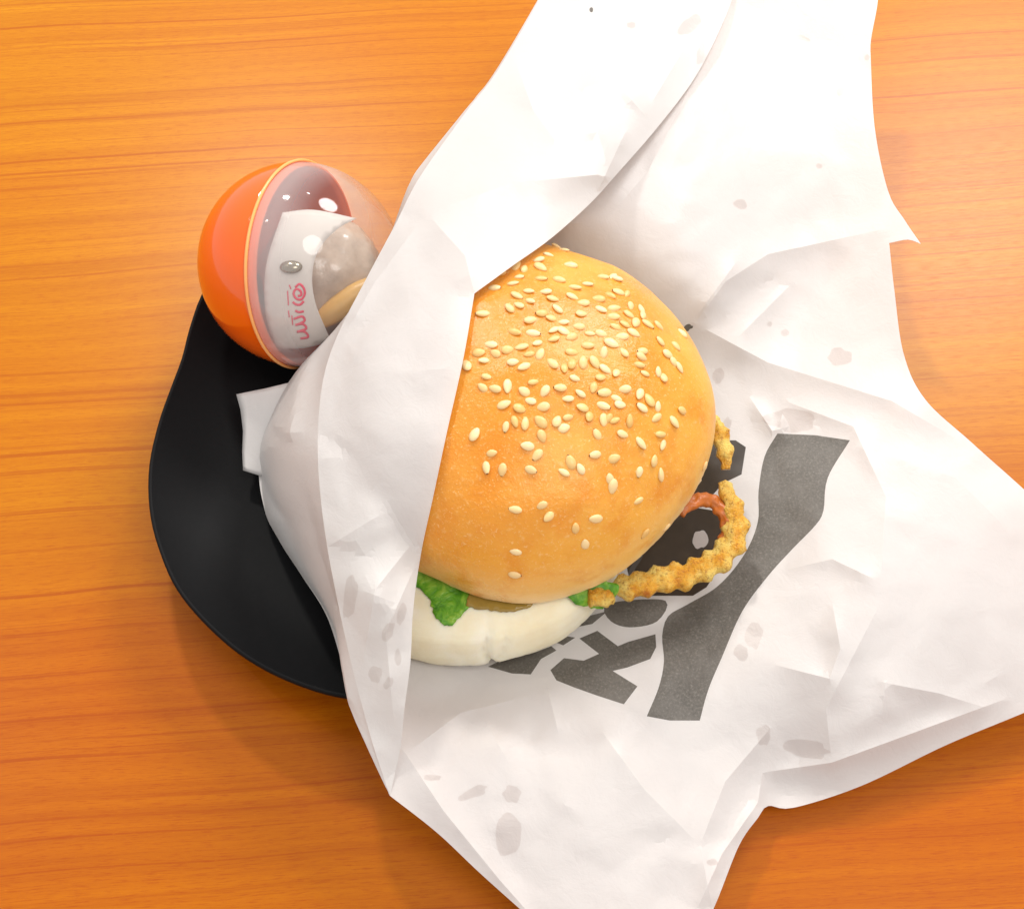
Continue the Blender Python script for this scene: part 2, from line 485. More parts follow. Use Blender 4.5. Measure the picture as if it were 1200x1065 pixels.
# ------------------------------------------------------------ burger
BC = at(607, 489, 4.9)                       # centre of the crown's widest ring
BR, BH, BZ = 5.72, 3.5, 4.9
burger = empty("burger", (BC.x, BC.y, 1.5))
tag(burger, "sesame bun burger with lettuce and fried onion in white paper", "burger")

def build_top_bun():
    prof = [(0, 1)] + [(math.sin(t) ** .96, math.cos(t) ** .94) for t in [R(a) for a in np.linspace(2.5, 90, 40)[:-1]]]
    prof += [(1, 0), (1.0, -.05), (.999, -.10), (.996, -.15), (.990, -.19), (.982, -.215), (.95, -.22), (.7, -.22), (0, -.22)]
    def rmod(phi):
        r = 1 + .012 * math.sin(2 * phi + 1.0) + .008 * math.sin(3 * phi + 2.2)
        d = (phi - R(244) + math.pi) % (2 * math.pi) - math.pi     # crust torn back on the near left side
        r -= .060 * math.exp(-(d / R(17)) ** 2)
        d = (phi - R(322) + math.pi) % (2 * math.pi) - math.pi     # flattened lower right
        r -= .045 * math.exp(-(d / R(24)) ** 2)
        d = (phi - R(40) + math.pi) % (2 * math.pi) - math.pi
        r -= .012 * math.exp(-(d / R(25)) ** 2)
        return r
    bake = []
    def fn(k, phi):
        s, h = prof[k]
        r = BR * s * rmod(phi)
        z = BZ + h * BH
        x, y = math.cos(phi) * r, math.sin(phi) * r
        q = Vector((x * .25, y * .25, h))
        x += noise.noise(q) * .10; y += noise.noise(q + Vector((5, 1, 2))) * .10; z += noise.noise(q + Vector((9, 3, 4))) * .14
        z += .10 * noise.noise(Vector((x, y, z)) * .7) + .022 * noise.noise(Vector((x, y, z)) * 2.3)
        if -.30 < h <= -.14 and s > .9:                          # torn cut edge
            tz = noise.noise(Vector((math.cos(phi) * 16, math.sin(phi) * 16, 3))); tz2 = noise.noise(Vector((math.cos(phi) * 50, math.sin(phi) * 50, 3)))
            z += .13 * tz + .09 * tz2; r2 = 1 + .008 * tz2 + .006 * tz; x *= r2; y *= r2
        bake.append(max(0, min(1, (h + .22) / 1.0)))
        return Vector((BC.x + x, BC.y + y, z))
    V, F = revolve(prof, 300, fn)
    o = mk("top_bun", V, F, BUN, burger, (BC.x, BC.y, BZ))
    a = o.data.attributes.new('bake', 'FLOAT', 'POINT'); a.data.foreach_set('value', bake)
    return o, bvh(V, F)
top_bun, BUNTREE = build_top_bun()

def build_bottom_bun():
    c = at(548, 590, 2.6)
    prof = [(0, 1.35), (.5, 1.35), (.86, 1.32), (.93, 1.22), (.97, 1.05), (.992, .7), (1, .3), (.995, -.15), (.97, -.55), (.92, -.85), (.84, -1.02), (.6, -1.08), (0, -1.08)]
    prof2 = []
    for i in range(len(prof) - 1):
        for j in range(3):
            t = j / 3; prof2.append((prof[i][0] * (1 - t) + prof[i + 1][0] * t, prof[i][1] * (1 - t) + prof[i + 1][1] * t))
    prof2.append(prof[-1])
    cr = R(-82)
    def fn(k, phi):
        s, h = prof2[k]; r = 5.08 * s
        d = ((phi - cr) + math.pi) % (2 * math.pi) - math.pi
        d += .02 * math.sin(h * 3)
        if s > .8: r -= .16 * math.exp(-(d / .018) ** 2) * (1 if h > -.9 else .3)
        q = Vector((math.cos(phi) * 1.6, math.sin(phi) * 1.6, h * .5))
        r *= 1 + .022 * noise.noise(q) + .010 * noise.noise(q * 3.1)
        if s > .8:
            wr = noise.noise(Vector((math.cos(phi) * 9, math.sin(phi) * 9, h * .4)))
            r -= .016 * max(0, .25 - abs(wr)) * 4 * min(1, (s - .8) * 6)
            d2 = (phi - cr - .06 - .05 * h + math.pi) % (2 * math.pi) - math.pi
            if h > .1: r -= .10 * math.exp(-(d2 / .015) ** 2)
        return Vector((c.x + math.cos(phi) * r, c.y + math.sin(phi) * r, 2.6 + h + .05 * noise.noise(q * 2)))
    V, F = revolve(prof2, 280, fn)
    o = mk("bottom_bun", V, F, PALE, burger, (c.x, c.y, 1.5))
    return bvh(V, F), c
BOTTREE, BOTC = build_bottom_bun()

def build_patty():
    c = (BC + BOTC) * .5; prof = [(0, 4.05), (.6, 4.05), (.93, 4.0), (1, 3.8), (.99, 3.55), (.9, 3.45), (0, 3.45)]
    def fn(k, phi):
        s, z = prof[k]; q = Vector((math.cos(phi) * 3, math.sin(phi) * 3, z))
        r = 4.3 * s * (1 + .03 * noise.noise(q))
        return Vector((c.x + math.cos(phi) * r, c.y + math.sin(phi) * r, z + .07 * noise.noise(q * 2)))
    V, F = revolve(prof, 120, fn); mk("patty", V, F, PATTY, burger, (c.x, c.y, 3.7))
build_patty()

def front_of(tree, gap):
    def f(u, v, z):
        h = tree.ray_cast(CAM, ray(u, v))[0]
        if h is not None:
            lim = (h - ray(u, v) * gap).z
            # soft maximum keeps the sheet smooth where it starts to touch
            d = z - lim
            return lim + (d + math.sqrt(d * d + .02)) / 2
        return z
    return f
def chain(*fs):
    def f(u, v, z):
        for g in fs: z = g(u, v, z)
        return z
    return f

def leaf(name, pts, ctrl, mat, step, amp, gap=.06, thick=.05, tree=None):
    out = spline(pts, step, True)
    out = [Vector((p.x + 3.2 * noise.noise(Vector((p.x * .22, p.y * .16, 1))), p.y + 3.2 * noise.noise(Vector((p.x * .22, p.y * .16, 7))), p.z)) for p in out]
    cr = lambda u, v: amp * noise.noise(Vector((u * .05, v * .05, 2))) + amp * .5 * noise.noise(Vector((u * .13, v * .13, 5)))
    t = tree or BOTTREE
    V, F, M = patch(out, ctrl, (), step, cr, None, front_of(t, gap))
    c = sum((Vector(v) for v in V), Vector()) / len(V)
    o = mk(name, V, F, mat, burger, c); solid(o, thick); return o
leaf("sauce_strip", [(465, 636, 4.25), (500, 640, 4.3), (540, 655, 4.3), (578, 684, 4.1), (568, 698, 3.7), (550, 711, 3.35), (527, 733, 3.05), (511, 724, 3.15), (503, 702, 3.4), (488, 688, 3.7), (462, 678, 3.8)],
     [(530, 690, 3.75), (510, 670, 4.05)], LEAF, 4, .10, .05, .022)
leaf("sauce_strip", [(560, 680, 4.1), (600, 694, 4.0), (625, 706, 3.8), (605, 716, 3.72), (575, 715, 3.75), (548, 708, 3.72)], [], SAUCE, 4, .05)  # strip of brown-olive sauce, not lettuce
leaf("sauce_strip", [(668, 690, 4.0), (700, 680, 4.0), (725, 688, 3.9), (713, 708, 3.6), (700, 713, 3.6), (672, 706, 3.8)], [], LEAF, 4, .10, .05, .022)

def build_onions():
    def crink(V): return V
    def strand(name, pts, r0, taper, period, amp):
        sp = spline(pts, 2.6)
        path = [at(p.x, p.y, p.z) for p in sp]
        L = sum((path[i + 1] - path[i]).length for i in range(len(path) - 1))
        def rad(t, a):
            r = r0 * taper(t)
            side = abs(math.cos(a)) ** 2
            w = .5 + .5 * math.cos(2 * math.pi * t * L / period + (0 if math.cos(a) > 0 else 2.0))
            return r * (1 + amp * side * w) * (.72 if abs(math.sin(a)) > .7 else 1)
        def disp(p): return .06 * noise.noise(p * 2.5) + .06 * noise.noise(p * 6.5) + .035 * abs(noise.noise(p * 15))
        V, F = tube(path, rad, 22, disp)
        c = path[len(path) // 2]
        return mk(name, V, F, BATTER, burger, c)
    end = lambda t: min(1, .25 + t * 9) * min(1, .45 + (1 - t) * 2.2)
    strand("fried_onion", [(712, 690, 3.5), (740, 686, 3.4), (770, 680, 3.3), (805, 673, 3.2), (838, 658, 3.2), (857, 636, 3.3), (862, 610, 3.5), (855, 585, 3.7), (846, 564, 3.9)], .295, end, .58, .5)
    s = strand("fried_onion", [(795, 600, 3.9), (812, 588, 3.9), (832, 586, 3.7), (846, 600, 3.6), (852, 622, 3.4), (846, 642, 3.2)], .17, lambda t: 1, .5, .25)
    s['label'] = "thin reddish inner strand of fried onion"
    s.data.materials.clear(); s.data.materials.append(m_simple("reddish_onion", (.50, .13, .012), rough=.35, vary=.35, bump=.5, bd=.1))
    strand("fried_onion", [(820, 490, 4.2), (838, 500, 4.0), (848, 522, 3.8), (851, 550, 3.6)], .21, end, .5, .3)
    strand("fried_onion", [(690, 700, 3.9), (702, 700, 3.8), (716, 697, 3.7)], .22, lambda t: 1, .45, .3)
build_onions()

SEEDS = """537,105,0 562,117,-20 588,108,0 612,109,10 633,106,0 513,130,-10 483,147,20 488,170,-50 582,163,0 413,166,80 437,175,70 361,187,0 423,200,-20
403,220,0 346,234,-10 491,205,-10 547,209,-20 596,233,-30 636,223,0 685,201,-10 713,199,60 724,205,-60 505,247,-20 452,244,-20 526,268,0 587,261,-20
415,258,-50 457,275,-40 421,287,-45 391,297,-60 307,314,0 540,300,-60 622,281,0 668,268,0 706,257,-40 730,247,0 757,253,60 491,313,10 521,328,0
457,334,30 615,315,20 677,301,-50 717,297,20 716,324,0 768,290,60 764,317,-30 802,300,70 806,320,50 784,343,60 750,347,-30 721,355,-20 562,341,0
608,354,0 561,369,-30 530,366,50 466,375,-10 408,372,-20 643,376,0 677,376,-20 530,394,30 584,387,30 742,385,10 778,374,-20 823,347,-40 857,352,-30
860,400,-60 709,406,-30 478,406,40 429,418,20 385,427,10 333,410,-20 296,436,0 348,438,-30 311,461,10 258,475,-70 453,440,20 487,440,70 402,465,10
436,479,30 320,510,-20 308,544,-40 347,548,-20 585,434,0 636,414,0 685,434,80 749,435,-60 806,430,20 803,448,-10 910,415,-60 884,440,0 526,469,-50
562,484,85 586,470,80 620,466,80 657,466,-60 689,487,-30 724,499,60 797,474,-10 813,500,-10 903,464,-60 920,482,-60 854,495,80 872,513,80 595,515,-10
675,513,20 466,527,20 385,540,80 437,556,-30 502,555,60 549,545,0 612,563,-30 653,545,70 686,560,10 751,549,10 725,578,-20 797,565,60 827,584,-70
457,586,-20 375,597,20 422,610,-20 497,604,10 574,580,0 618,607,0 685,601,-20 804,606,-20 853,603,80 849,638,30 928,615,0 904,652,-50 408,651,-75
440,656,80 380,667,80 489,651,-45 539,650,70 574,637,10 561,670,20 640,635,60 685,645,80 720,646,30 765,648,85 664,689,-60 744,689,-10 862,690,10
869,723,60 283,689,70 492,695,-70 801,718,-50 447,726,-10 478,754,50 337,748,10 320,794,-70 370,800,80 459,800,-20 582,776,-70 561,808,-30 613,797,-60
657,753,10 717,765,20 841,772,75 796,807,75 863,815,-75 704,828,-75 713,852,80 998,788,80 793,896,20 660,952,-10 409,924,-10 493,910,30 513,946,40
597,981,-80 627,1030,-80 813,998,70 880,978,50 900,995,60 411,1055,-10 409,1125,0 736,597,0 700,640,50 930,375,-50"""
def build_seeds():
    def seed_mesh(tip):
        prof = [(-1, 0), (-.9, .42), (-.6, .80), (-.15, .98), (.3, .86), (.65, .60), (.86, .34), (1, 0)]
        n = 10; V = [Vector((-1, 0, 0))]; F = []; M = []
        for x, r in prof[1:-1]:
            for j in range(n): a = 2 * math.pi * j / n; V.append(Vector((x, math.cos(a) * r, math.sin(a) * r)))
        V.append(Vector((1, 0, 0)))
        for j in range(n): F.append((0, 1 + (j + 1) % n, 1 + j)); M.append(0)
        for k in range(5):
            for j in range(n): F.append((1 + k * n + j, 1 + k * n + (j + 1) % n, 1 + (k + 1) * n + (j + 1) % n, 1 + (k + 1) * n + j)); M.append(0)
        for j in range(n): F.append((1 + 5 * n + j, 1 + 5 * n + (j + 1) % n, len(V) - 1)); M.append(tip)
        V = [Vector((v.x * .178, v.y * .118, v.z * .062)) for v in V]
        return V, F, M
    protos = []
    for tip in (0, 1):
        V, F, M = seed_mesh(tip)
        o = mk("sesame_seed", V, F, [SEED, TIP], top_bun, (0, 0, 0), True, M, False)
        protos.append(o)
    used = [False, False]; rr = random.Random(11)
    for tok in SEEDS.split():
        X, Y, A = map(float, tok.split(','))
        u, v = 450 + X / 2.662, 250 + Y / 2.662
        h, nrm, _, _ = BUNTREE.ray_cast(CAM, ray(u, v))
        if h is None: continue
        if nrm.dot(CAM - h) < 0: nrm = -nrm
        k = 1 if rr.random() < .3 else 0
        if not used[k]: o = protos[k]; used[k] = True
        else: o = protos[k].copy(); scene.collection.objects.link(o)
        a = R(A) + (math.pi if rr.random() < .5 else 0)
        d = RGT * math.cos(a) + UP * math.sin(a)
        nrm = (nrm + Vector((rr.uniform(-.3, .3), rr.uniform(-.3, .3), 0))).normalized()
        x = (d - nrm * d.dot(nrm)).normalized(); y = nrm.cross(x)
        sc = rr.uniform(.88, 1.2)
        m = Matrix((x, y, nrm)).transposed().to_4x4()
        o.parent = top_bun
        o.location = (h + nrm * rr.uniform(.008, .03) - ORG[top_bun.name]) * S
        o.rotation_euler = m.to_euler(); o.scale = (sc * rr.uniform(.92, 1.08), sc * rr.uniform(.85, 1.12), sc)
build_seeds()

# ------------------------------------------------------------ paper wrapper
wrapper = empty("paper_wrapper", (BC.x, BC.y, 1.2))
tag(wrapper, "crumpled white paper bag with dark grey print folded around the burger", "paper bag")
F1 = facets(21, 120, .22); F2 = facets(5, 52, .055); F3 = facets(9, 24, .016); F4 = facets(14, 74, .30)
def crumple(u, v): return F1(u, v) * .38 + F2(u, v) * 1.15 + F3(u, v) * 1.3

crest = spline([(640, -30, 5.2), (632, 0, 5.3), (582, 85, 5.8), (546, 132, 6.1), (492, 208, 6.6), (464, 262, 6.8), (432, 322, 6.8), (398, 388, 6.7), (380, 440, 6.6), (373, 500, 6.5),
                (374, 560, 6.3), (382, 630, 6.0), (397, 710, 5.3), (415, 790, 4.4), (436, 868, 3.5), (457, 932, 2.7)], 6)
wall_bottom = spline([(640, -30, 5.2), (632, 0, 5.1), (590, 90, 4.8), (555, 140, 4.6), (508, 215, 4.2), (480, 265, 3.9), (440, 335, 3.2), (398, 392, 2.9), (348, 436, 2.4), (308, 500, 1.9),
                      (303, 545, 1.8), (309, 592, 1.7), (330, 636, 1.7), (352, 672, 1.8), (383, 722, 2.1), (405, 790, 2.9), (432, 868, 3.0), (457, 932, 2.7)], 6)
inner = spline([(470, 872, 3.4), (474, 830, 4.2), (481, 775, 4.9), (484, 715, 5.4), (493, 650, 5.8), (508, 580, 6.7), (524, 505, 7.9), (543, 420, 8.5), (556, 344, 8.5)], 6)
inner2 = spline([(556, 344, 8.5), (600, 312, 8.2), (645, 280, 7.6), (690, 240, 6.8), (722, 205, 6.2), (770, 150, 5.6), (815, 90, 5.3), (850, 20, 5.25), (866, -30, 5.2)], 6)

def blob(u, v, ru, rv, seed, rot=0, rag=.16, n=26):
    out = []
    for i in range(n):
        a = 2 * math.pi * i / n; k = 1 + rag * noise.noise(Vector((math.cos(a) * 1.6 + seed, math.sin(a) * 1.6, seed * 3.1))) * 2
        x, y = math.cos(a) * ru * k, math.sin(a) * rv * k
        out.append((u + x * math.cos(rot) - y * math.sin(rot), v + x * math.sin(rot) + y * math.cos(rot)))
    return out
def ink(pts): return [(p.x, p.y) for p in spline([(a, b, 0) for a, b in pts], 6, True)]
def poly(pts, st=7):
    out = []
    for i in range(len(pts)):
        a, b = Vector(pts[i]), Vector(pts[(i + 1) % len(pts)]); k = max(1, int((b - a).length / st))
        out += [tuple(a.lerp(b, j / k)) for j in range(k)]
    return out
band_l = spline([(911, 508, 0), (896, 535, 0), (889, 575, 0), (888, 612, 0), (872, 650, 0), (842, 686, 0), (806, 708, 0), (783, 722, 0), (776, 745, 0), (778, 775, 0), (772, 805, 0), (758, 839, 0)], 7)
band_r = spline([(820, 844, 0), (830, 808, 0), (846, 770, 0), (870, 716, 0), (900, 675, 0), (928, 644, 0), (956, 615, 0), (965, 598, 0), (970, 560, 0), (996, 516, 0)], 7)
band = [(p.x, p.y) for p in band_l] + poly([(758, 839), (785, 844), (820, 844)])[1:-8] + [(p.x, p.y) for p in band_r] + poly([(996, 516), (955, 510), (911, 508)])[1:14]
letter_k = poly([(645, 785), (661, 771), (684, 774), (702, 766), (679, 748), (700, 739), (724, 757), (736, 752), (768, 743), (769, 758), (762, 772), (735, 782), (718, 786), (747, 804), (731, 825), (700, 815), (672, 805), (652, 797)])
inks = [(band, 1), (letter_k, 1),
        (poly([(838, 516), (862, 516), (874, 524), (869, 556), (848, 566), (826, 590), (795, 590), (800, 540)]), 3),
        (ink([(730, 704), (780, 704), (770, 728), (738, 735), (716, 728), (708, 712)]), 1),
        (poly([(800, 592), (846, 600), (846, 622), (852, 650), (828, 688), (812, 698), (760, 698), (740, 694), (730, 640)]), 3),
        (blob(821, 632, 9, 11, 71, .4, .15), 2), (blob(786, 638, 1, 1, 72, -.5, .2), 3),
        (poly([(572, 781), (598, 768), (628, 764), (646, 757), (652, 762), (634, 772), (622, 790), (600, 789)]), 1),
        (blob(806, 384, 6, 4, 51, -.6, .3, 14), 1),
        (poly([(650, 752), (662, 745), (674, 747), (660, 756)]), 1),
        (poly([(674, 735), (692, 721), (712, 716), (694, 731)]), 1)]
grease = [(832, 470, 4, 7, 61, .3), (842, 440, 6, 9, 62, .3), (984, 419, 15, 10, 1, 0), (895, 861, 9, 12, 2, 0), (884, 745, 10, 16, 3, .2), (868, 765, 9, 9, 4, 0), (925, 492, 28, 14, 6, .1), (596, 978, 15, 25, 7, 0), (506, 911, 10, 4, 8, 0),
          (556, 928, 18, 6, 9, -.4), (600, 930, 10, 10, 10, 0), (868, 240, 8, 6, 12, .4), (851, 498, 5, 9, 14, .5), (902, 380, 3, 3, 15, 0), (920, 390, 5, 4, 16, 0),
          (945, 877, 30, 10, 17, .15), (835, 1010, 6, 4, 18, 0), (960, 195, 4, 3, 19, 0), (1016, 68, 3, 4, 20, 0), (985, 108, 4, 5, 21, .4), (940, 45, 9, 3, 22, .3)]
for g in grease: inks.append((blob(*g), 2))
BR_ = [([(812, 382), (850, 330), (900, 298), (1040, 268)], .35, 34), ([(815, 372), (868, 300)], .3, 25), ([(812, 378), (900, 425), (1045, 470), (1130, 520)], .5, 45),
       ([(920, 470), (1000, 500), (1038, 582)], .35, 30), ([(920, 668), (975, 655), (1032, 682)], .30, 28), ([(975, 705), (985, 760), (972, 795), (905, 778)], .38, 32),
       ([(1038, 582), (1032, 682)], .22, 30), ([(1032, 845), (1038, 800), (1100, 812), (1158, 830)], .26, 28), ([(975, 895), (968, 830), (1035, 700)], .25, 34),
       ([(700, 850), (755, 925), (820, 990)], .42, 45), ([(820, 990), (850, 915), (905, 850)], .42, 38), ([(820, 990), (835, 1065)], .3, 40),
       ([(480, 880), (540, 835), (620, 815)], .28, 30), ([(640, 800), (655, 860)], .22, 25), ([(560, 830), (600, 900)], .15, 30), ([(878, 465), (905, 505), (925, 500)], .40, 20),
       ([(830, 60), (760, 200), (700, 270)], .2, 40), ([(1000, 520), (1120, 560), (1200, 640)], .3, 60), ([(930, 330), (860, 400)], .2, 22), ([(893, 905), (975, 893), (1060, 862), (1180, 818)], .34, 20), ([(472, 878), (520, 950), (585, 1030), (625, 1075)], .30, 22), ([(818, 1062), (846, 1000), (888, 940), (893, 905)], .3, 16)]
back_r = ridge_fn(BR_)
def build_wrapper():
    tear = spline([(866, -30, 5.1), (1017, -30, 4.6), (1020, 60, 4.4), (1025, 150, 4.2), (1041, 225, 3.9), (1060, 258, 3.9), (1079, 286, 4.0)], 6)
    t2 = spline([(1079, 286, 4.0), (1064, 281, 3.9), (1042, 285, 3.7)], 6)
    t3 = spline([(1042, 285, 3.7), (1048, 340, 3.4), (1059, 415, 3.1), (1084, 468, 3.0), (1140, 520, 2.8), (1215, 588, 2.7), (1260, 640, 2.2), (1260, 800, 1.6), (1215, 828, 1.4), (1110, 872, 1.1),
                 (1010, 920, .8), (930, 946, .55), (900, 944, .7), (888, 958, 1.0), (866, 990, 1.1), (840, 1055, 1.2), (815, 1110, 1.2)], 6)
    t4 = spline([(815, 1110, 1.2), (660, 1110, 1.4), (610, 1065, 1.6), (562, 1022, 1.9), (512, 975, 2.3), (457, 932, 2.7)], 6)
    top = spline([(640, -30, 5.2), (740, -30, 4.9), (866, -30, 5.1)], 6)
    left = [p for p in reversed(wall_bottom)]
    outline = tear[:-1] + t2[:-1] + t3[:-1] + t4[:-1] + left[:-1] + top[:-1]
    ctrl = [(600, 600, 1.45), (480, 600, 1.5), (550, 700, 1.45), (700, 560, 1.5), (600, 500, 1.5), (420, 560, 1.55), (520, 420, 1.6), (640, 420, 1.6), (740, 420, 1.9), (800, 520, 1.8), (830, 620, 1.7),
            (770, 700, 1.6), (680, 760, 1.8), (560, 790, 1.9), (800, 330, 4.0), (700, 255, 5.0), (660, 262, 4.8), (760, 220, 5.0), (830, 120, 4.9), (900, 200, 4.1), (900, 60, 4.4), (950, 330, 2.9), (870, 450, 2.3), (950, 560, 2.6), (1050, 600, 3.2),
            (1100, 700, 2.9), (950, 700, 2.7), (900, 800, 2.3), (1020, 850, 2.0), (820, 800, 2.2), (700, 900, 2.4), (820, 940, 1.5), (600, 900, 2.6), (700, 1000, 2.0), (530, 880, 2.7), (640, 300, 3.6), (560, 250, 3.8)]
    def cr(u, v):
        d = math.hypot((u - 620) / 230, (v - 540) / 240); k = .3 + .7 * min(1, max(0, (d - .85) / .35))
        return crumple(u, v) * k + back_r(u, v)
    V, F, M = patch(outline, ctrl, inks, 7, cr, None, front_of(PLATE, .14), back_r.lines, F1)
    o = mk("back_sheet", V, F, [PAPER, INK, GREASE, WET_SHADE_INK], wrapper, (BC.x, BC.y, 1.2), True, M); sharp(o); solid(o, .012)
    # turned-up hem strips along the lower edges
    # ---- front panel + outer wall, welded along the crest
    fl = ([p for p in crest] + [Vector((463, 905, 2.9))] + inner[:-1] + inner2 + spline([(866, -30, 5.3), (740, -30, 5.3), (640, -30, 5.2)], 6)[1:-1])
    ctrl = [(450, 500, 7.4), (430, 600, 6.7), (440, 700, 6.0), (450, 800, 4.6), (480, 400, 7.9), (470, 330, 7.6), (520, 300, 8.1), (560, 240, 7.8), (600, 160, 7.0), (680, 80, 6.0), (700, 180, 6.9), (640, 220, 7.6), (740, 100, 6.1)]
    fr = ridge_fn([([(556, 344), (545, 300), (500, 250)], .55, 40), ([(500, 250), (600, 215), (700, 205), (718, 208)], .5, 34), ([(500, 250), (440, 330), (400, 400)], .35, 34),
                   ([(605, 75), (625, 130), (650, 165), (700, 155), (712, 195)], .45, 28), ([(678, 105), (720, 95), (755, 135)], .45, 22), ([(735, 150), (700, 225)], .35, 26), ([(755, 135), (800, 60), (790, 10)], .25, 30),
                   ([(400, 395), (440, 440), (540, 430)], .22, 40), ([(380, 500), (450, 540), (520, 520)], .2, 45), ([(480, 640), (440, 690), (425, 780)], .3, 26), ([(490, 655), (452, 740), (462, 850)], .25, 22), ([(385, 640), (450, 600)], .16, 30)])
    stains = [(410, 700, 8, 28, 31, .1), (455, 740, 6, 12, 32, .4), (470, 720, 5, 14, 33, .2), (440, 790, 7, 10, 34, 0), (466, 770, 4, 10, 35, 0), (455, 800, 5, 8, 36, .5), (808, 30, 16, 8, 37, -.8), (826, 60, 8, 18, 38, .4), (740, 30, 5, 4, 39, 0)]
    fi = [(blob(*g), 2) for g in stains]
    fi.append((blob(693, 12, 2.2, 3.2, 41, 0, .1, 10), 1))
    fcr = lambda u, v: crumple(u, v) * 1.1 + fr(u, v)
    fcl = front_of(BUNTREE, .18)
    P1 = patch(fl, ctrl, fi, 7, fcr, None, fcl, fr.lines, F1)
    # outer wall between crest and bottom line, as a grid
    A = crest; n = len(A); m = 22
    L = [0]
    for i in range(len(wall_bottom) - 1): L.append(L[-1] + (wall_bottom[i + 1].xy - wall_bottom[i].xy).length)
    B = []; k = 0
    for i in range(n):
        t = L[-1] * i / (n - 1)
        while k < len(L) - 2 and L[k + 1] < t: k += 1
        B.append(wall_bottom[k].lerp(wall_bottom[k + 1], min(1, (t - L[k]) / (L[k + 1] - L[k]))))
    Vw, Fw = [], []
    for i in range(n):
        a = at(A[i].x, A[i].y, fcl(A[i].x, A[i].y, A[i].z + fcr(A[i].x, A[i].y)))
        b = at(B[i].x, B[i].y, B[i].z)
        e = math.sin(math.pi * i / (n - 1))
        for j in range(m):
            t = j / (m - 1); p = a.lerp(b, t)
            if j:
                bulge = .34 * math.sin(math.pi * t) * e
                fz = F4(300 + t * 110, A[i].y) * min(1, t * 5) * min(1, e * 2)
                p = p + Vector((-1, -.1, 0)) * (bulge + fz)
            Vw.append(p)
    for i in range(n - 1):
        for j in range(m - 1): Fw.append((i * m + j, i * m + j + 1, (i + 1) * m + j + 1, (i + 1) * m + j))
    # triangulate the wall so that its facets fold like paper
    Fw = [t3 for q in Fw for t3 in ((q[0], q[1], q[2]), (q[0], q[2], q[3]))]
    V, F, M = merge([P1, (Vw, Fw, [0] * len(Fw))])
    o = mk("front_panel", V, F, [PAPER, INK, GREASE, WET_SHADE_INK], wrapper, (BC.x, BC.y, 1.2), True, M); sharp(o, 8); solid(o, .012)
    # ---- small folded corner sticking out of the side
    V, F = [], []
    tab = [[(277, 462, 2.7), (312, 455, 2.95), (345, 447, 3.2), (385, 440, 3.3)], [(282, 480, 2.6), (312, 474, 2.9), (345, 470, 3.1), (385, 470, 3.2)],
           [(285, 505, 2.4), (308, 502, 2.6), (340, 502, 2.8), (380, 502, 3.0)], [(284, 530, 2.1), (300, 532, 2.2), (330, 535, 2.3), (370, 535, 2.4)], [(285, 551, 1.95), (303, 556, 1.95), (330, 560, 2.0), (370, 560, 2.1)]]
    for lay, dz in ((0, 0), (1, -.16)):
        b0 = len(V)
        for r_ in tab:
            for k, (u, v, z) in enumerate(r_):
                V.append(at(u + (2 if lay else 0), v, z) + Vector((0, 0, dz * (k / 3 + .25))))
        for r_ in range(4):
            for k in range(3): F.append((b0 + r_ * 4 + k, b0 + r_ * 4 + k + 1, b0 + (r_ + 1) * 4 + k + 1, b0 + (r_ + 1) * 4 + k))
    for r_ in range(4): F.append((r_ * 4, (r_ + 1) * 4, 20 + (r_ + 1) * 4, 20 + r_ * 4))
    o = mk("folded_corner", V, F, PAPER, wrapper, V[0]); solid(o, .012)
    sb = o.modifiers.new('soften', 'SUBSURF'); sb.levels = 2; sb.render_levels = 2; sb.subdivision_type = 'SIMPLE'
build_wrapper()

